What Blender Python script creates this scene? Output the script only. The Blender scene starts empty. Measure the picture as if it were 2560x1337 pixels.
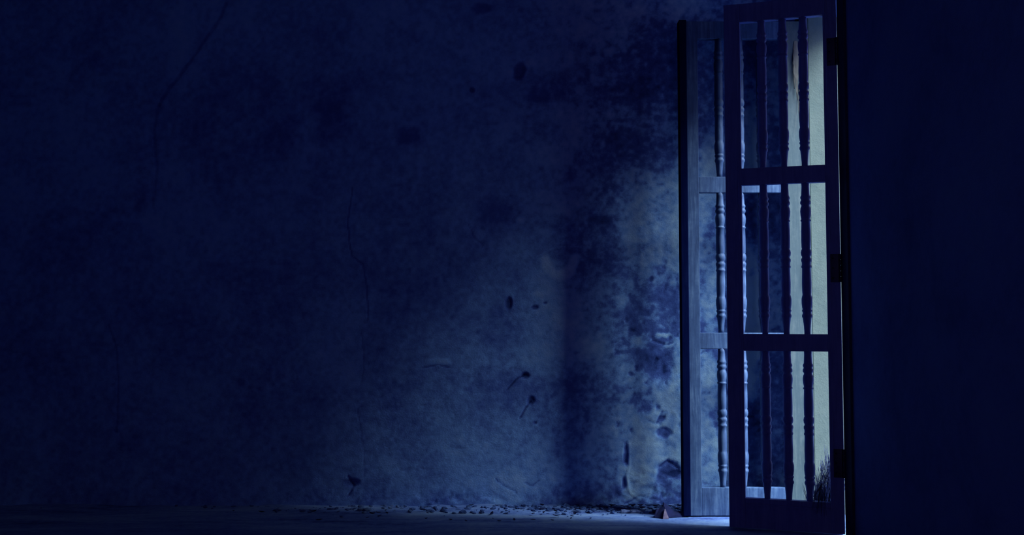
import bpy, bmesh, math, random
import numpy as np
from mathutils import Vector, Matrix

random.seed(11)
C = bpy.context.scene.collection
S = bpy.context.scene

# ------------------------------------------------------------------ camera
PITCH = math.radians(2.93)
FPX = 2380.0
CAM_H = 0.92
cd = bpy.data.cameras.new('camera')
cd.sensor_width = 36.0
cd.lens = FPX / 2560.0 * 36.0
cam = bpy.data.objects.new('camera', cd)
cam.location = (0, 0, CAM_H)
cam.rotation_euler = (math.radians(90) + PITCH, 0, 0)
C.objects.link(cam)
S.camera = cam

# ------------------------------------------------------------------ view
S.view_settings.view_transform = 'Standard'
S.view_settings.look = 'None'
S.view_settings.exposure = 0.0
S.view_settings.gamma = 1.0
S.view_settings.use_curve_mapping = False

# ------------------------------------------------------------------ world: deep blue night air
w = bpy.data.worlds.new('night')
S.world = w
w.use_nodes = True
wb = w.node_tree.nodes['Background']
wb.inputs[0].default_value = (0.84, 0.50, 1.0, 1)
wb.inputs[1].default_value = 0.36

# ------------------------------------------------------------------ hazy moonlit sky glow through the doorway
def sun(name, d, strength, color, ang):
    l = bpy.data.lights.new(name, 'SUN')
    l.energy = strength
    l.color = color
    l.angle = math.radians(ang)
    o = bpy.data.objects.new(name, l)
    o.rotation_euler = Vector(d).to_track_quat('-Z', 'Y').to_euler()
    o.location = (4, 2, 4)
    C.objects.link(o)
    return o
sun('moon_glow', (-0.86, 0.50, -0.95), 15.5, (0.68, 0.88, 1.0), 32)
sun('moon_glow', (-0.86, 0.51, -0.90), 4.0, (0.68, 0.88, 1.0), 64)  # second, wider sun added as soft fill

S.cycles.use_denoising = True
S.cycles.max_bounces = 10
S.cycles.diffuse_bounces = 6

# ------------------------------------------------------------------ measures
DW = 4.69            # back wall
XW = 1.412           # inner face of the right wall
XO = 1.64            # its outer face
XL = -2.62           # left wall
YF = -0.80           # the room is modelled up to here, behind the camera
YN = 4.05            # near jamb
YJ = 4.475           # far jamb
ZC = 2.95            # ceiling
ZS = 2.345           # door head
CT, ST = math.cos(PITCH), math.sin(PITCH)
def on_wall(px, py, Y=DW):
    v = 668.5 - py
    k = Y / (FPX * CT - v * ST)
    return (px - 1280) * k, CAM_H + (FPX * ST + v * CT) * k

# ------------------------------------------------------------------ helpers
def link(name, me, m=None, parent=None, loc=None, rot=None):
    o = bpy.data.objects.new(name, me)
    C.objects.link(o)
    if m is not None:
        me.materials.append(m)
    if parent is not None:
        o.parent = parent
    if loc is not None:
        o.location = loc
    if rot is not None:
        o.rotation_euler = rot
    return o
def tag(o, label=None, cat=None, group=None, kind=None):
    if label: o['label'] = label
    if cat: o['category'] = cat
    if group: o['group'] = group
    if kind: o['kind'] = kind
    return o
def bm_obj(name, bm, m, parent=None, smooth=False, loc=None, rot=None):
    me = bpy.data.meshes.new(name)
    bmesh.ops.recalc_face_normals(bm, faces=bm.faces)
    bm.to_mesh(me)
    bm.free()
    if smooth:
        for p in me.polygons: p.use_smooth = True
    return link(name, me, m, parent, loc, rot)
def bm_box(bm, x0, x1, y0, y1, z0, z1, bev=0.0):
    vs = [bm.verts.new((x, y, z)) for x in (x0, x1) for y in (y0, y1) for z in (z0, z1)]
    F = [(0, 1, 3, 2), (4, 6, 7, 5), (0, 4, 5, 1), (2, 3, 7, 6), (0, 2, 6, 4), (1, 5, 7, 3)]
    fs = [bm.faces.new([vs[i] for i in f]) for f in F]
    if bev > 0:
        es = list({e for f in fs for e in f.edges})
        bmesh.ops.bevel(bm, geom=es, offset=bev, segments=2, profile=0.6, affect='EDGES')
def bm_prism(bm, pts, z0, z1):
    lo = [bm.verts.new((x, y, z0)) for x, y in pts]
    hi = [bm.verts.new((x, y, z1)) for x, y in pts]
    n = len(pts)
    bm.faces.new(lo[::-1]); bm.faces.new(hi)
    for i in range(n):
        bm.faces.new((lo[i], lo[(i + 1) % n], hi[(i + 1) % n], hi[i]))
def bm_lathe(bm, prof, cx=0, cy=0, seg=24):
    rings = []
    for r, z in prof:
        rings.append([bm.verts.new((cx + r * math.cos(2 * math.pi * k / seg), cy + r * math.sin(2 * math.pi * k / seg), z)) for k in range(seg)])
    for a, b in zip(rings[:-1], rings[1:]):
        for k in range(seg):
            bm.faces.new((a[k], a[(k + 1) % seg], b[(k + 1) % seg], b[k]))
    bm.faces.new(rings[0][::-1]); bm.faces.new(rings[-1])
def bm_tube(bm, pts, radii, seg=5):
    rings = []
    n = len(pts)
    for i, p in enumerate(pts):
        t = (pts[min(i + 1, n - 1)] - pts[max(i - 1, 0)]).normalized()
        a = t.cross(Vector((0.31, 0.2, 0.93)))
        if a.length < 1e-3: a = t.cross(Vector((1, 0, 0)))
        a.normalize(); b = t.cross(a)
        rings.append([bm.verts.new(p + (a * math.cos(2 * math.pi * k / seg) + b * math.sin(2 * math.pi * k / seg)) * radii[i]) for k in range(seg)])
    for a, b in zip(rings[:-1], rings[1:]):
        for k in range(seg):
            bm.faces.new((a[k], a[(k + 1) % seg], b[(k + 1) % seg], b[k]))
    bm.faces.new(rings[0][::-1]); bm.faces.new(rings[-1])

# ------------------------------------------------------------------ materials
def new_mat(name, rough=0.9, spec=0.2):
    m = bpy.data.materials.new(name)
    m.use_nodes = True
    nt = m.node_tree
    b = nt.nodes['Principled BSDF']
    b.inputs['Roughness'].default_value = rough
    b.inputs['Specular IOR Level'].default_value = spec
    return m, nt, b
def coords(nt, scale=(1, 1, 1)):
    g = nt.nodes.new('ShaderNodeTexCoord')
    mp = nt.nodes.new('ShaderNodeMapping')
    mp.inputs['Scale'].default_value = scale
    nt.links.new(g.outputs['Object'], mp.inputs[0])
    return mp.outputs[0]
def noise(nt, vec, scale, detail=6, rough=0.6, dist=0.0):
    n = nt.nodes.new('ShaderNodeTexNoise')
    n.inputs['Scale'].default_value = scale
    n.inputs['Detail'].default_value = detail
    n.inputs['Roughness'].default_value = rough
    n.inputs['Distortion'].default_value = dist
    nt.links.new(vec, n.inputs['Vector'])
    return n.outputs[0]
def ramp(nt, fac, stops):
    r = nt.nodes.new('ShaderNodeValToRGB')
    els = r.color_ramp.elements
    while len(els) < len(stops): els.new(0.5)
    for e, (p, c) in zip(els, stops):
        e.position = p; e.color = (c[0], c[1], c[2], 1)
    nt.links.new(fac, r.inputs[0])
    return r.outputs[0]
def math_n(nt, op, a, b=None, clamp=False):
    n = nt.nodes.new('ShaderNodeMath'); n.operation = op; n.use_clamp = clamp
    for i, v in enumerate((a, b)):
        if v is None: continue
        if isinstance(v, (int, float)): n.inputs[i].default_value = v
        else: nt.links.new(v, n.inputs[i])
    return n.outputs[0]
def bump(nt, b, h, strength, dist):
    n = nt.nodes.new('ShaderNodeBump')
    n.inputs['Strength'].default_value = strength
    n.inputs['Distance'].default_value = dist
    nt.links.new(h, n.inputs['Height'])
    nt.links.new(n.outputs[0], b.inputs['Normal'])

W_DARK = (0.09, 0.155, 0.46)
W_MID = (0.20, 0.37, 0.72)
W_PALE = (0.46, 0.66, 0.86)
def plaster_mat(name, use_tone, dark=W_DARK, mid=W_MID, pale=W_PALE, bump_s=0.5):
    m, nt, b = new_mat(name, 0.95, 0.1)
    v = coords(nt)
    n1 = noise(nt, v, 2.2, 8, 0.62, 0.4)
    n2 = noise(nt, v, 26, 6, 0.7)
    n3 = noise(nt, v, 150, 4, 0.75)
    f = math_n(nt, 'ADD', math_n(nt, 'MULTIPLY', n1, 0.62), math_n(nt, 'MULTIPLY', n2, 0.26))
    f = math_n(nt, 'ADD', f, math_n(nt, 'MULTIPLY', n3, 0.12))
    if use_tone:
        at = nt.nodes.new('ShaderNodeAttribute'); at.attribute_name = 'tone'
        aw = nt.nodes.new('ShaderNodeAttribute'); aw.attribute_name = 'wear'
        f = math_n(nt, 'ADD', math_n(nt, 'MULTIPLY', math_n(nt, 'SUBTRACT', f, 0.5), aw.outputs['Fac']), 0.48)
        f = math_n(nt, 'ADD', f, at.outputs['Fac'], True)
    col = ramp(nt, f, [(0.14, (0.02, 0.04, 0.16)), (0.40, dark), (0.52, mid), (0.78, pale)])
    nt.links.new(col, b.inputs['Base Color'])
    bump(nt, b, math_n(nt, 'ADD', n2, math_n(nt, 'MULTIPLY', n3, 0.6)), bump_s, 0.006)
    return m
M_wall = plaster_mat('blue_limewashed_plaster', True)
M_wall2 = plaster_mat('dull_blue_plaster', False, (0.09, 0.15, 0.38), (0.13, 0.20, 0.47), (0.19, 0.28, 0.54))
M_reveal = plaster_mat('pale_worn_plaster', False, (0.09, 0.11, 0.10), (0.115, 0.135, 0.118), (0.16, 0.172, 0.145), 0.35)
def floor_mat():
    m, nt, b = new_mat('dusty_cement_floor', 0.9, 0.15)
    v = coords(nt)
    n1 = noise(nt, coords(nt, (0.7, 3.0, 1)), 2.6, 8, 0.65, 0.5)
    n2 = noise(nt, v, 30, 6, 0.7)
    f = math_n(nt, 'ADD', math_n(nt, 'MULTIPLY', n1, 0.7), math_n(nt, 'MULTIPLY', n2, 0.3))
    col = ramp(nt, f, [(0.34, (0.025, 0.045, 0.20)), (0.47, (0.11, 0.18, 0.42)), (0.64, (0.24, 0.34, 0.52))])
    nt.links.new(col, b.inputs['Base Color'])
    bump(nt, b, f, 0.6, 0.02)
    return m
M_floor = floor_mat()
def wood_mat(name, a, bcol, c, scale=(14, 14, 1.3), rough=0.6):
    m, nt, b = new_mat(name, rough, 0.3)
    v = coords(nt, scale)
    n1 = noise(nt, v, 4, 7, 0.65, 0.6)
    n2 = noise(nt, coords(nt), 22, 5, 0.7)
    f = math_n(nt, 'ADD', math_n(nt, 'MULTIPLY', n1, 0.7), math_n(nt, 'MULTIPLY', n2, 0.3))
    nt.links.new(ramp(nt, f, [(0.33, a), (0.5, bcol), (0.66, c)]), b.inputs['Base Color'])
    bump(nt, b, f, 0.35, 0.003)
    return m
M_wood = wood_mat('faded_blue_grey_wood', (0.019, 0.040, 0.11), (0.044, 0.084, 0.19), (0.10, 0.16, 0.28))
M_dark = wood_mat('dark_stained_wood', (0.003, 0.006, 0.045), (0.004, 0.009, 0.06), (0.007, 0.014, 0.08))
M_gateA = wood_mat('dark_weathered_wood', (0.075, 0.11, 0.36), (0.10, 0.15, 0.44), (0.14, 0.20, 0.50))
M_stile = wood_mat('peeling_pale_painted_wood', (0.045, 0.07, 0.085), (0.065, 0.09, 0.10), (0.12, 0.14, 0.14), (10, 10, 0.9))
M_iron, _nt, _b = new_mat('blackened_iron', 0.5, 0.4)
_b.inputs['Base Color'].default_value = (0.02, 0.025, 0.07, 1); _b.inputs['Metallic'].default_value = 0.6
M_rubble = plaster_mat('crumbled_plaster', False, (0.02, 0.04, 0.13), (0.05, 0.09, 0.24), (0.26, 0.36, 0.48))
M_grass, _nt, _b = new_mat('dry_straw', 0.8, 0.2)
_c = ramp(_nt, noise(_nt, coords(_nt), 40, 3), [(0.40, (0.006, 0.012, 0.06)), (0.62, (0.035, 0.045, 0.13)), (0.72, (0.12, 0.14, 0.26))])
_nt.links.new(_c, _b.inputs['Base Color'])
M_spin = wood_mat('faded_turned_wood', (0.016, 0.032, 0.09), (0.038, 0.07, 0.165), (0.085, 0.135, 0.25))
M_strip = wood_mat('shaded_edge_wood', (0.002, 0.004, 0.03), (0.003, 0.006, 0.04), (0.005, 0.009, 0.05), rough=1.0)  # dark colour carries the shade of the far leaf's unlit edge
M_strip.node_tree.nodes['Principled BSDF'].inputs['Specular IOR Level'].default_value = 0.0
M_shard, _nt, _b = new_mat('dark_clay', 0.85, 0.15)
_c = ramp(_nt, noise(_nt, coords(_nt), 30, 5), [(0.35, (0.006, 0.009, 0.045)), (0.65, (0.012, 0.015, 0.07))])
_nt.links.new(_c, _b.inputs['Base Color'])
M_pink, _nt, _b = new_mat('pale_pink_clay', 0.85, 0.15)
_c = ramp(_nt, noise(_nt, coords(_nt), 60, 5), [(0.35, (0.13, 0.10, 0.17)), (0.65, (0.26, 0.19, 0.27))])
_nt.links.new(_c, _b.inputs['Base Color'])
M_flake = wood_mat('peeling_tan_paint', (0.12, 0.11, 0.09), (0.20, 0.175, 0.14), (0.27, 0.24, 0.19))
M_pale = wood_mat('bare_pale_wood', (0.07, 0.10, 0.24), (0.12, 0.16, 0.33), (0.17, 0.22, 0.40), (2, 14, 14))

# ------------------------------------------------------------------ back wall with real relief
rng = np.random.default_rng(5)
def vnoise(X, Z, cell, seed):
    an = 0.5 + seed * 1.37; X, Z = X * math.cos(an) - Z * math.sin(an), X * math.sin(an) + Z * math.cos(an)
    r = np.random.default_rng(seed)
    nx = int((X.max() - X.min()) / cell) + 4
    nz = int((Z.max() - Z.min()) / cell) + 4
    g = r.random((nx, nz)) * 2 - 1
    u = (X - X.min()) / cell; v = (Z - Z.min()) / cell
    i = u.astype(int); j = v.astype(int)
    fu = u - i; fv = v - j
    fu = fu * fu * (3 - 2 * fu); fv = fv * fv * (3 - 2 * fv)
    return (g[i, j] * (1 - fu) * (1 - fv) + g[i + 1, j] * fu * (1 - fv) + g[i, j + 1] * (1 - fu) * fv + g[i + 1, j + 1] * fu * fv)
def fbm(X, Z, cell, seed, octs=5, gain=0.5):
    t = 0; a = 1; s = 0
    for k in range(octs):
        t = t + a * vnoise(X, Z, cell / 2 ** k, seed + 17 * k); s += a; a *= gain
    return t / s
def sstep(e0, e1, x):
    t = np.clip((x - e0) / (e1 - e0), 0, 1)
    return t * t * (3 - 2 * t)

step = 0.0065
nx = int((XW + 0.02 - XL) / step) + 1
nz = int((ZC + 0.02) / step) + 1
gx = np.linspace(XL, XW + 0.02, nx); gz = np.linspace(-0.02, ZC, nz)
X, Z = np.meshgrid(gx, gz, indexing='ij')
H = 0.010 * fbm(X, Z, 0.9, 3, 3) + 0.0030 * fbm(X, Z, 0.10, 40, 5, 0.6)      # toward the room
T = (0.04 + 0.10 * sstep(0.2, 0.6, X)) * fbm(X, Z, 0.55, 90, 5, 0.62)
wob = fbm(X, Z, 0.06, 222, 4, 0.6) * 0.75
# crumbling low band of plaster
crumb = sstep(0.20, -0.02, Z - 0.16 * fbm(X, Z, 0.30, 301, 4)) * (0.25 + 0.75 * sstep(-1.3, 0.1, X))
H -= 0.006 * crumb * sstep(-0.1, 0.35, fbm(X, Z, 0.045, 411, 4, .65))
T -= 0.10 * crumb * (0.4 + fbm(X, Z, 0.07, 415, 4))
PX = 4.69 / FPX
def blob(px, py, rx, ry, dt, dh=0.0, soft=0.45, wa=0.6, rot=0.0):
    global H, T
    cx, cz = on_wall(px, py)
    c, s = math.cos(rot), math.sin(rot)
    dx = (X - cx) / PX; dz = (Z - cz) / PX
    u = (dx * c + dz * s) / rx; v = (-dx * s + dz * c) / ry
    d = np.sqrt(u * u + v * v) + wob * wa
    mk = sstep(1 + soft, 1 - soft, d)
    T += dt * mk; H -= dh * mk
def crack(pts, wpx, dt, dh, jit=4.0):
    global H, T
    P = [on_wall(*p) for p in pts]
    D = np.full(X.shape, 9.0)
    ox = X + wob * jit * PX; oz = Z + np.roll(wob, 60, 0) * jit * PX
    for (ax, az), (bx, bz) in zip(P[:-1], P[1:]):
        vx, vz = bx - ax, bz - az
        t = np.clip(((ox - ax) * vx + (oz - az) * vz) / (vx * vx + vz * vz), 0, 1)
        D = np.minimum(D, np.hypot(ox - ax - t * vx, oz - az - t * vz))
    mk = sstep(wpx * PX, wpx * PX * 0.25, D)
    T += dt * mk; H -= dh * mk
# holes, dark stains, darker patches and one strip of painted corner shade
for a in [(1300, 175, 15, 24, -.22, .006, .3, .4, -.3), (1020, 342, 36, 22, -.13, .003, .5, .6), (1210, 22, 24, 12, -.15, .003, .5, .6),
          (1180, 224, 6, 7, -.2, .003, .4, .4), (1272, 757, 8, 16, -.25, .006, .3, .3), (1337, 768, 8, 5, -.22, .005, .4, .4),
          (1363, 757, 5, 4, -.2, .004, .4, .4), (1312, 938, 9, 7, -.26, .006, .4, .6), (1328, 1000, 8, 9, -.26, .006, .4, .6),
          (1338, 1056, 4, 4, -.22, .004, .4, .4), (1628, 697, 5, 6, -.26, .005, .4, .4), (1660, 1081, 20, 13, -.30, .008, .3, .35),
          (1655, 1046, 8, 7, -.26, .005, .4, .5), (1505, 550, 34, 8, -.12, .003, .6, .6), (1345, 240, 22, 18, -.09, .002, .7, .8),
          (1238, 535, 50, 40, -.07, .003, .5, .3), (1566, 1135, 7, 26, -.32, .008, .3, .3), (1560, 1207, 5, 14, -.28, .007, .4, .6),
          (1645, 905, 46, 42, -.16, .003, .5, .8), (1610, 1000, 30, 26, -.14, .003, .6, 1.0), (1640, 970, 38, 60, -.10, .002, .6, 1.1),
          (1675, 1170, 24, 16, -.24, .007, .4, .9), (1692, 1186, 18, 9, -.22, .005, .4, .6), (1655, 1190, 12, 8, -.2, .005, .5, .9),
          (1613, 1222, 16, 9, -.14, .004, .6, .9), (880, 1206, 18, 9, -.18, .005, .5, .9), (1530, 1120, 40, 60, -.06, .0, .8, .5),
          (605, 955, 10, 10, -.1, .002, .5, .6), (1780, 610, 22, 55, -.16, .002, .5, .8), (1885, 560, 26, 60, -.13, .002, .6, .8),
          (1790, 1040, 18, 26, -.18, .004, .5, .8), (1890, 1060, 22, 80, -.15, .003, .6, .7), (1880, 680, 6, 10, -.22, .004, .4, .5),
          (1940, 650, 30, 330, -.10, .0, .5, .2), (1880, 130, 26, 80, -.10, .0, .6, .8), (1520, 620, 40, 90, -.03, 0, .7, .5),  # first entry: shade of the wall corner, put into the tone
          (700, 330, 40, 60, -.05, .001, .7, 1), (830, 300, 40, 60, -.07, .001, .7, 1), (350, 480, 14, 60, -.05, .001, .7, 1)]:
    blob(*a)
# paler patches; those behind the far leaf carry doorway light in their tone
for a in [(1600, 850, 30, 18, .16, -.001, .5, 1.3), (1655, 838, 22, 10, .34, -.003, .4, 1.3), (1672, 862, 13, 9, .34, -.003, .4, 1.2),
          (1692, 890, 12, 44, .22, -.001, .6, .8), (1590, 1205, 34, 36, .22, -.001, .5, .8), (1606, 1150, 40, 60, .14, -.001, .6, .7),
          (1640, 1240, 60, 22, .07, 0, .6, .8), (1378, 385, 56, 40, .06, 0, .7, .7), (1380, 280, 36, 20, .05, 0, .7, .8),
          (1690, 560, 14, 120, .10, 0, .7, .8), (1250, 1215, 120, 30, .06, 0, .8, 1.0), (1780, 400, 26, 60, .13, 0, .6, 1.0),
          (1780, 740, 26, 90, .16, 0, .6, .8), (1770, 920, 20, 44, .16, 0, .5, .8), (1880, 360, 26, 90, .34, 0, .5, 1.0),  # raised tone stands in for light reaching the wall here
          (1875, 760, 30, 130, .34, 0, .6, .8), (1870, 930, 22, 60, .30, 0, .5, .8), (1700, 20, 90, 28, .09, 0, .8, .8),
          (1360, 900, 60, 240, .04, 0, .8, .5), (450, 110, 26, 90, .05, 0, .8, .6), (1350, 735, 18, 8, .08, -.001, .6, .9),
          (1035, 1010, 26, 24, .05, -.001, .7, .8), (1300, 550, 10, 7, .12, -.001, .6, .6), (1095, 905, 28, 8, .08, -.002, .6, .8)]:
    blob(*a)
# U-shaped pale smear below a straight plaster edge
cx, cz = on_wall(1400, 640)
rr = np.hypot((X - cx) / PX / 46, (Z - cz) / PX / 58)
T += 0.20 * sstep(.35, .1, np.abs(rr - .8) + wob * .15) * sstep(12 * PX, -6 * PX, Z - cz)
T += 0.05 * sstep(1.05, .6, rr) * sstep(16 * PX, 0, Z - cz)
crack([(1345, 640), (1385, 620), (1430, 616), (1470, 618)], 4, .05, -.002)
for a in [([(566, 10), (545, 55), (500, 118), (455, 180), (420, 226), (398, 262)], 7, -.08, .002),
          ([(398, 262), (385, 330), (392, 420), (380, 520)], 6, -.05, .002),
          ([(882, 470), (868, 560), (880, 640), (908, 660), (916, 720), (922, 800)], 2.6, -.12, .0015),
          ([(905, 830), (912, 900), (905, 960)], 2.6, -.07, .001), ([(895, 1020), (910, 1120), (912, 1190)], 2.6, -.07, .001),
          ([(272, 812), (290, 865), (296, 960), (292, 1080)], 4, -.08, .0015),
          ([(1310, 936), (1290, 950), (1268, 975)], 3, -.2, .004), ([(1325, 1004), (1314, 1018), (1300, 1045)], 3, -.18, .004),
          ([(1060, 918), (1095, 912), (1122, 917)], 3.5, -.12, .002), ([(1170, 560), (1185, 590), (1210, 615)], 2.5, -.08, .002),
          ([(1632, 850), (1665, 862), (1680, 858)], 4, -.2, .005), ([(1572, 1110), (1574, 1160), (1568, 1190), (1572, 1230), (1600, 1250)], 3, .10, -.004),
          ([(1655, 1030), (1640, 1060), (1622, 1050)], 3, -.15, .003), ([(1695, 1170), (1668, 1150), (1650, 1165)], 3.5, -.2, .005),
          ([(1240, 1195), (1262, 1215), (1290, 1232)], 3, -.14, .002), ([(1310, 1205), (1330, 1215), (1350, 1200)], 3, -.12, .0015),
          ([(1560, 1260), (1600, 1240), (1650, 1252)], 3, -.15, .004), ([(870, 1190), (884, 1215), (870, 1240)], 3, -.12, .004)]:
    crack(*a)
# pitting, densest where damp has eaten the wall near the door
pit = sstep(.42, .62, fbm(X, Z, 0.035, 777, 3, .6)) * (0.25 + 0.75 * sstep(0.2, 0.6, X)) * sstep(1.7, 0.8, Z)
H -= 0.004 * pit; T -= 0.13 * pit
fine = sstep(0.1, 0.7, X)
T += (0.05 + 0.10 * fine) * fbm(X, Z, 0.022, 808, 2) + 0.05 * fine * fbm(X, Z, 0.09, 909, 4, .65)
H += 0.0012 * fine * fbm(X, Z, 0.03, 818, 2)
Yv = DW - H
co = np.stack([X, Yv, Z], -1).reshape(-1, 3).astype(np.float32)
idx = np.arange(nx * nz).reshape(nx, nz)
q = np.stack([idx[:-1, :-1], idx[1:, :-1], idx[1:, 1:], idx[:-1, 1:]], -1).reshape(-1, 4)
me = bpy.data.meshes.new('wall_back')
me.vertices.add(len(co)); me.vertices.foreach_set('co', co.ravel())
me.loops.add(q.size); me.loops.foreach_set('vertex_index', q.ravel().astype(np.int32))
me.polygons.add(len(q)); me.polygons.foreach_set('loop_start', np.arange(0, q.size, 4, dtype=np.int32))
me.polygons.foreach_set('loop_total', np.full(len(q), 4, dtype=np.int32))
me.polygons.foreach_set('use_smooth', np.ones(len(q), dtype=bool))
me.update(calc_edges=True)
WR = 0.55 + 1.0 * sstep(-0.3, 0.7, X)
at = me.attributes.new('wear', 'FLOAT', 'POINT'); at.data.foreach_set('value', WR.ravel().astype(np.float32))
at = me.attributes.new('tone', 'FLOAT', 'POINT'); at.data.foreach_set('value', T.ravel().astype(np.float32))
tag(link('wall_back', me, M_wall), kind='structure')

# ------------------------------------------------------------------ the rest of the shell
bm = bmesh.new()
bm_prism(bm, [(XW, YF - 1.1), (XO, YF - 1.1), (XO, 3.62), (XW, YN)], 0, ZC)        # near part; splayed jamb lets light in, added length behind blocks sun
bm_prism(bm, [(XW, YN), (XO, 3.62), (XO, YJ), (XW, YJ)], ZS, ZC)       # over the doorway
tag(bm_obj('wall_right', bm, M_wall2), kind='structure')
bm = bmesh.new()
bm_prism(bm, [(XW, YJ), (XO, YJ), (XO, DW + 0.2), (XW, DW + 0.2)], 0, ZC)
tag(bm_obj('wall_right_far', bm, M_reveal), kind='structure')
bm = bmesh.new(); bm_box(bm, XL - 0.2, XL, YF, DW + 0.2, 0, ZC)
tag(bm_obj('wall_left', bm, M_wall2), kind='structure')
bm = bmesh.new(); bm_box(bm, XL - 0.2, 0.1, YF - 0.2, YF, 0, ZC)  # unseen partial wall, added to cut ambient light on the left
tag(bm_obj('wall_front_blocker', bm, M_wall2), kind='structure')
bm = bmesh.new(); bm_box(bm, XL - 0.2, XO, YF, DW + 0.2, ZC, ZC + 0.15)
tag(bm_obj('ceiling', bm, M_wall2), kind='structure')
# floor, gently uneven
fs = 0.03
gx = np.arange(XL, XO + 0.001, fs); gy = np.arange(YF, DW + 0.05, fs)
A, B = np.meshgrid(gx, gy, indexing='ij')
near = sstep(3.9, 4.2, B)
Zf = 0.004 * fbm(A, B, 0.5, 61, 4) + 0.010 * sstep(4.45, 4.72, B) * (0.4 + fbm(A, B, 0.16, 71, 3))
Zf = Zf * 1.0 - 0.002
idx = np.arange(A.size).reshape(A.shape)
q = np.stack([idx[:-1, :-1], idx[1:, :-1], idx[1:, 1:], idx[:-1, 1:]], -1).reshape(-1, 4)
me = bpy.data.meshes.new('floor')
me.from_pydata(np.stack([A, B, Zf], -1).reshape(-1, 3).tolist(), [], q.tolist())
for p in me.polygons: p.use_smooth = True
tag(link('floor', me, M_floor), kind='structure')
bm = bmesh.new(); bm_box(bm, XO - 0.03, XO + 9, -6, 11, -0.12, -0.012)
tag(bm_obj('ground', bm, M_floor), kind='structure')
# wooden post against the near jamb, narrow post for the far leaf
bm = bmesh.new(); bm_box(bm, 1.401, XW + 0.004, 3.965, YN + 0.0, 0, ZS + 0.06, 0.001)
tag(bm_obj('trim_1', bm, M_dark), kind='structure')
bm = bmesh.new(); bm_box(bm, 1.371, 1.3925, 4.420, YJ + .02, 0, ZS, 0.002)
tag(bm_obj('trim_2', bm, M_stile), kind='structure')

# ------------------------------------------------------------------ spindle gates
Z_RAILS = [(0.004, 0.132), (0.769, 0.843), (1.497, 1.572), (2.227, 2.310)]
BAYS = [(0.132, 0.769), (0.843, 1.497), (1.572, 2.227)]
def spindle_profile(z0, z1, R=0.0218):
    h = z1 - z0
    # (fraction down from the top, radius as a share of R)
    pr = [(0, .74), (.03, .72), (.085, .80), (.095, .96), (.105, .98), (.112, .86), (.120, .86), (.128, 1.0), (.142, 1.0), (.150, .80), (.158, .80),
          (.168, .95), (.19, 1.03), (.215, .98), (.238, .86), (.245, .86), (.248, .97), (.256, .97), (.260, .84), (.32, .90), (.38, .92), (.43, .88),
          (.437, .80), (.445, .93), (.462, 1.03), (.480, .97), (.488, .82), (.497, .82), (.503, .98), (.518, 1.0), (.526, .88), (.545, .86), (.549, .96),
          (.560, .96), (.564, .84), (.60, .86), (.66, .91), (.72, .88), (.738, .82), (.745, .90), (.765, 1.03), (.795, 1.02), (.825, .92), (.832, .84),
          (.836, .96), (.846, .96), (.852, .84), (.862, .84), (.870, .98), (.882, .98), (.890, .84), (.93, .70), (.97, .60), (1, .57)]
    return [(r * R, z1 - f * h) for f, r in pr][::-1]
def build_gate(root, width, y_off, op, spx, m_frame, m_spin, m_right, thick=0.036, R=0.0218, moulding=True):
    """local frame: x along the leaf from its free end, y=0 its face to the room, z up"""
    l, r = op
    y0, y1 = y_off, y_off + thick
    ztop = Z_RAILS[-1][1]
    for k, (a, b, m) in enumerate([(0.0, l, m_frame), (r, width, m_right)]):
        bm = bmesh.new(); bm_box(bm, a, b, y0, y1, 0.004, ztop, 0.002)
        # planed bead along the inner arris
        if moulding:
            xe = (b - 0.012) if k == 0 else (a + 0.012)
            bm_box(bm, xe - 0.004, xe + 0.004, y0 - 0.004, y0 + 0.002, 0.03, ztop - 0.02, 0.0012)
        bm_obj('stile', bm, m, root)
    for i, (za, zb) in enumerate(Z_RAILS):
        bm = bmesh.new(); bm_box(bm, l - 0.0005, r + 0.0005, y0 + 0.002, y1 - 0.002, za, zb, 0.0025)
        if i == 0 and moulding:
            bm_box(bm, l + 0.001, r - 0.001, y0 - 0.004, y0 + 0.004, zb - 0.030, zb - 0.022, 0.0015)
        bm_obj('rail', bm, m_frame, root)
    first = {}
    for bi, (za, zb) in enumerate(BAYS):
        bm = bmesh.new(); bm_lathe(bm, spindle_profile(za - 0.004, zb + 0.004, R))
        o = bm_obj('spindle', bm, m_spin, root, smooth=False, loc=(spx[0], (y0 + y1) / 2, 0))
        for p in o.data.polygons: p.use_smooth = len(p.vertices) == 4
        for x in spx[1:]:
            c = o.copy(); C.objects.link(c); c.parent = root; c.location = (x, (y0 + y1) / 2, 0)
def hinge(root, x, y, zc, h=0.12, side=-1, plate=True):
    bm = bmesh.new()
    for k in range(5):
        z0 = zc - h / 2 + k * h / 5
        bm_lathe(bm, [(0.0055, z0), (0.0066, z0 + 0.001), (0.0066, z0 + h / 5 - 0.002), (0.0055, z0 + h / 5 - 0.001)], x, y, 14)
    if plate: bm_box(bm, x + side * 0.045, x, y + 0.003, y + 0.0065, zc - h / 2, zc + h / 2, 0.0008)
    for k in range(3 if plate else 0):
        bmesh.ops.create_uvsphere(bm, u_segments=8, v_segments=6, radius=0.004, matrix=Matrix.Translation((x + side * 0.03, y + 0.003, zc + (k - 1) * h * 0.35)))
    bm_obj('hinge', bm, M_iron, root, smooth=True)

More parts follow.
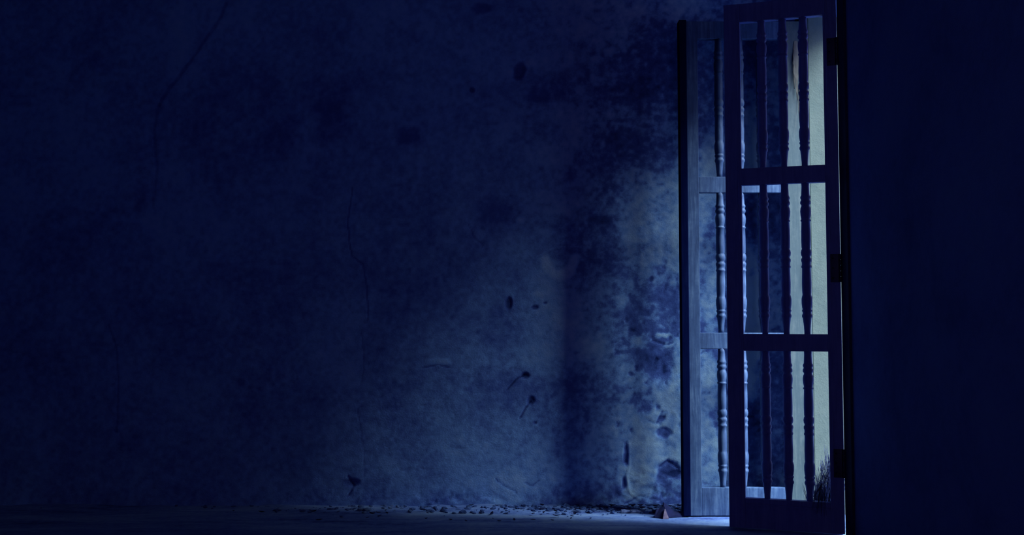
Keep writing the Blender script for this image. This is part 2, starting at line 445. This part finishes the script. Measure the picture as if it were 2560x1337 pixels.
# near leaf: dark against the light
ax, ay, bx, by = 0.947, 4.198, 1.4003, 4.0522
WA = math.hypot(bx - ax, by - ay)
gA = bpy.data.objects.new('spindle_gate', None); C.objects.link(gA)
gA.location = (ax, ay, 0); gA.rotation_euler = (0, 0, math.atan2(by - ay, bx - ax))
tag(gA, 'dark near gate leaf of turned wooden spindles, hinged to the post of the right wall', 'gate')
build_gate(gA, WA, 0.0, (0.069, WA - 0.056), (0.161, 0.251, 0.337), M_gateA, M_gateA, M_gateA)
for z in (2.06, 1.125, 0.30):
    hinge(gA, WA - 0.001, -0.007, z)

# far leaf: lit from the doorway, flat before the back wall
gB = bpy.data.objects.new('spindle_gate', None); C.objects.link(gB)
gB.location = (0.790, 4.427, 0)
tag(gB, 'moonlit grey-blue gate leaf of turned spindles standing open close before the back wall', 'gate')
WB = 1.366 - 0.790
build_gate(gB, WB, 0.0, (0.084, 0.484), (0.185, 0.283, 0.382), M_wood, M_spin, M_stile, moulding=False)
bm = bmesh.new(); bm_box(bm, -0.004, 0.031, -0.010, 0.044, 0.005, 2.314, 0.003)  # stands in for the leaf's unlit edge, shade painted as dark wood
o = bm_obj('shaded_edge_strip', bm, M_strip, gB); o['label'] = 'strip along the free edge, its unlit shade put into the colour'
for z in (2.06, 1.125, 0.30):
    hinge(gB, WB + 0.002, -0.004, z, plate=False)

# old paint hanging in strips from the hinge stile of the far leaf
bm = bmesh.new()
for x_, w_, za, zb in [(0.541, .016, 2.215, 1.985), (0.552, .020, 2.205, 1.93), (0.561, .006, 2.0, 1.80), (0.534, .008, 2.20, 2.06)]:
    rows = []
    for i in range(13):
        t = i / 12
        ww = w_ * .5 * (1 - t ** 1.6 * .85) * (1 + .25 * math.sin(i * 2.1 + x_ * 90))
        z = za + (zb - za) * t; xx = x_ + .006 * math.sin(t * 3 + x_ * 50); yy = -.002 - .012 * t * (1 - .3 * t)
        rows.append([bm.verts.new((xx - ww, yy, z)), bm.verts.new((xx + ww, yy - .002, z)), bm.verts.new((xx + ww, yy - .0005, z)), bm.verts.new((xx - ww, yy + .0015, z))])
    for a, b in zip(rows[:-1], rows[1:]):
        for k in range(4): bm.faces.new((a[k], a[(k + 1) % 4], b[(k + 1) % 4], b[k]))
    bm.faces.new(rows[0][::-1]); bm.faces.new(rows[-1])
o = bm_obj('paint_flake', bm, M_flake, gB); o['label'] = 'tan strips of peeling paint'

# ------------------------------------------------------------------ things on the floor
# dry grass blown into the foot of the doorway
bm = bmesh.new()
rg = random.Random(4)
for k in range(460):
    bx_, by_ = 1.315 + rg.random() ** .7 * 0.11, 4.15 + rg.random() * 0.10
    h = (0.15 + 1.8 * (bx_ - 1.315)) * rg.uniform(.7, 1.1)
    lean = -0.03 - rg.random() * 0.10 if rg.random() < .6 else 0.01 + rg.random() * .08
    top = Vector((bx_ + 0.02 + lean * 0.5, by_ + rg.uniform(-.06, .06), h))
    p0 = Vector((bx_, by_, 0.0)); mid = Vector((bx_ - 0.01 + lean * .2, by_ + rg.uniform(-.02, .02), h * .65))
    pts = []
    for i in range(7):
        t = i / 6
        p = p0 * (1 - t) ** 2 + mid * 2 * t * (1 - t) + top * t * t
        pts.append(p + Vector((rg.uniform(-1, 1), rg.uniform(-1, 1), 0)) * 0.003)
    bm_tube(bm, pts, [0.0021 * (1 - .8 * i / 6) for i in range(7)], 4)
for k in range(26):                # stalks arching over the bottom rail toward the room
    s = rg.random()
    p0 = Vector((1.325 + rg.random() * .05, 4.15 + rg.random() * .03, 0.12 + rg.random() * .05))
    p1 = Vector((1.300 + .032 * s, 4.085, 0.215 + rg.random() * .07))
    p2 = Vector((1.300 + .032 * s - .05 * rg.random(), 4.052 - .012 * rg.random(), 0.08 + rg.random() * .08))
    pts = [p0 * (1 - t) ** 2 + p1 * 2 * t * (1 - t) + p2 * t * t for t in [i / 7 for i in range(8)]]
    bm_tube(bm, pts, [0.0013 * (1 - .6 * i / 7) for i in range(8)], 4)
tag(bm_obj('dry_grass_tuft', bm, M_grass), 'tangled tuft of dry grass at the doorway foot behind the dark near gate', 'dry grass')

# folded clay shard: two dark slabs and a pale broken face
def floor_pt(px, py, z=0.0):
    v = 668.5 - py
    k = (z - CAM_H) / (FPX * ST + v * CT)
    return (px - 1280) * k, (FPX * CT - v * ST) * k
sx, sy = floor_pt(1668, 1297)
sh = bpy.data.objects.new('clay_shard', None); C.objects.link(sh); sh.location = (sx, sy, 0); sh.scale = (0.92, 0.9, 0.8)
tag(sh, 'dark peaked clay shard with pale pink broken face, in rubble beside the far gate', 'shard')
def slab(name, pts, th, m):
    bm = bmesh.new()
    P = [Vector(p) for p in pts]
    n = (P[1] - P[0]).cross(P[2] - P[0]).normalized() * th
    lo = [bm.verts.new(p) for p in P]; hi = [bm.verts.new(p + n) for p in P]
    bm.faces.new(lo[::-1]); bm.faces.new(hi)
    for i in range(len(P)):
        j = (i + 1) % len(P); bm.faces.new((lo[i], lo[j], hi[j], hi[i]))
    bmesh.ops.bevel(bm, geom=list(bm.edges), offset=0.0012, segments=1, affect='EDGES')
    return bm_obj(name, bm, m, sh)
slab('slab', [(-.058, .03, 0), (-.010, .018, 0), (-.004, .040, .060), (-.014, .048, .064), (-.030, .050, .048), (-.046, .046, .046), (-.056, .040, .022)], -.010, M_shard)
slab('slab', [(-.010, .024, 0), (.105, .050, 0), (.098, .056, .026), (.064, .057, .034), (.044, .055, .030), (.020, .055, .058), (-.010, .05, .084), (-.013, .045, .060)], -.009, M_shard)
o = slab('broken_face', [(-.022, .000, 0), (.010, .004, 0), (-.004, .026, .050), (-.009, .027, .050)], -.008, M_pink)
o['label'] = 'pale pink broken clay face'

# pale splinter lying along the wall
x0, y0 = floor_pt(1553, 1275, .012); x1, y1 = floor_pt(1612, 1275, .012)
bm = bmesh.new()
L = x1 - x0
n = 9
lo = []
for i in range(n):
    t = i / (n - 1); wv = .010 * (1 - .5 * t) + .002 * math.sin(i * 2.3); zz = .008 + .002 * math.sin(i * 1.7)
    lo.append([bm.verts.new((x0 + L * t, y0 - wv, 0.003)), bm.verts.new((x0 + L * t, y0 + wv, 0.003)), bm.verts.new((x0 + L * t, y0 + wv * .8, .006 + zz)), bm.verts.new((x0 + L * t, y0 - wv * .8, .003 + zz))])
for a, b in zip(lo[:-1], lo[1:]):
    for k in range(4): bm.faces.new((a[k], a[(k + 1) % 4], b[(k + 1) % 4], b[k]))
bm.faces.new(lo[0][::-1]); bm.faces.new(lo[-1])
tag(bm_obj('wood_splinter', bm, M_pale), 'pale flat wood splinter lying at the back wall foot, left of the shard', 'wood splinter')

# crumbled plaster and litter along the foot of the wall
def litter(name, n, fn, m, label, cat, smin, smax, flat):
    bm = bmesh.new()
    for _ in range(n):
        x, y, dens = fn()
        s = smin + (smax - smin) * rg.random() ** 2.5
        ret = bmesh.ops.create_icosphere(bm, subdivisions=1, radius=1.0)
        R = Matrix.Rotation(rg.random() * 6.28, 4, 'Z') @ Matrix.Rotation(rg.uniform(-.35, .35), 4, 'X')
        sc = Vector((s * rg.uniform(.8, 1.9), s * rg.uniform(.6, 1.2), s * rg.uniform(.25, .7) * flat))
        for v in ret['verts']:
            v.co = Vector((v.co.x * sc.x * rg.uniform(.7, 1.2), v.co.y * sc.y * rg.uniform(.7, 1.2), v.co.z * sc.z * rg.uniform(.7, 1.2)))
            v.co = R @ v.co + Vector((x, y, sc.z * .55))
    o = bm_obj(name, bm, m)
    return tag(o, label, cat, kind='stuff')
def near_wall():
    x = 1.36 - abs(rg.gauss(0, 1.0)) * 1.0
    while x < -2.3: x = 1.36 - abs(rg.gauss(0, 1.0)) * 1.0
    y = DW - 0.012 - abs(rg.gauss(0, .085))
    y = max(y, 4.30)
    if abs(x - sx - .02) < .10 and y < sy + .07: y = DW - .03 - .02 * rg.random()
    if x > .74 and y < 4.50: y = 4.51 + .15 * rg.random()
    return x, y, 1
litter('plaster_rubble', 1500, near_wall, M_rubble, 'crumbled plaster and grit heaped along the foot of the back wall', 'rubble', .003, .017, 1.0)
bm = bmesh.new()
for k in range(120):               # curled dark leaf scraps
    if k < 80: cx_, cy_ = rg.uniform(.45, 1.30), DW - .03 - abs(rg.gauss(0, .10))
    else: cx_, cy_ = rg.gauss(-.1, .55), 4.30 + rg.random() * .36
    if cx_ > .74 and cy_ < 4.52: cy_ = 4.54 + .1 * rg.random()
    a = rg.random() * 6.28; l = rg.uniform(.006, .020); wd = l * rg.uniform(.25, .5); cu = rg.uniform(.2, .9)
    rows = []
    for i in range(5):
        t = i / 4 - .5; ww = wd * (1 - (2 * t) ** 2) + .0006
        rows.append([Vector((t * l * 2, s * ww, .003 + cu * l * (4 * t * t) * .5 + cu * abs(s) * ww * .8)) for s in (-1, 0, 1)])
    R = Matrix.Rotation(a, 4, 'Z')
    for off in (0.0,):
        V = [[bm.verts.new(R @ p + Vector((cx_, cy_, 0.004))) for p in r] for r in rows]
        U = [[bm.verts.new(R @ (p + Vector((0, 0, .0009))) + Vector((cx_, cy_, 0.004))) for p in r] for r in rows]
        for i in range(4):
            for j in range(2):
                bm.faces.new((V[i][j], V[i + 1][j], V[i + 1][j + 1], V[i][j + 1]))
                bm.faces.new((U[i][j + 1], U[i + 1][j + 1], U[i + 1][j], U[i][j]))
tag(bm_obj('leaf_litter', bm, M_shard), 'dark curled leaf scraps scattered on the cement floor below the back wall', 'leaf litter', kind='stuff')
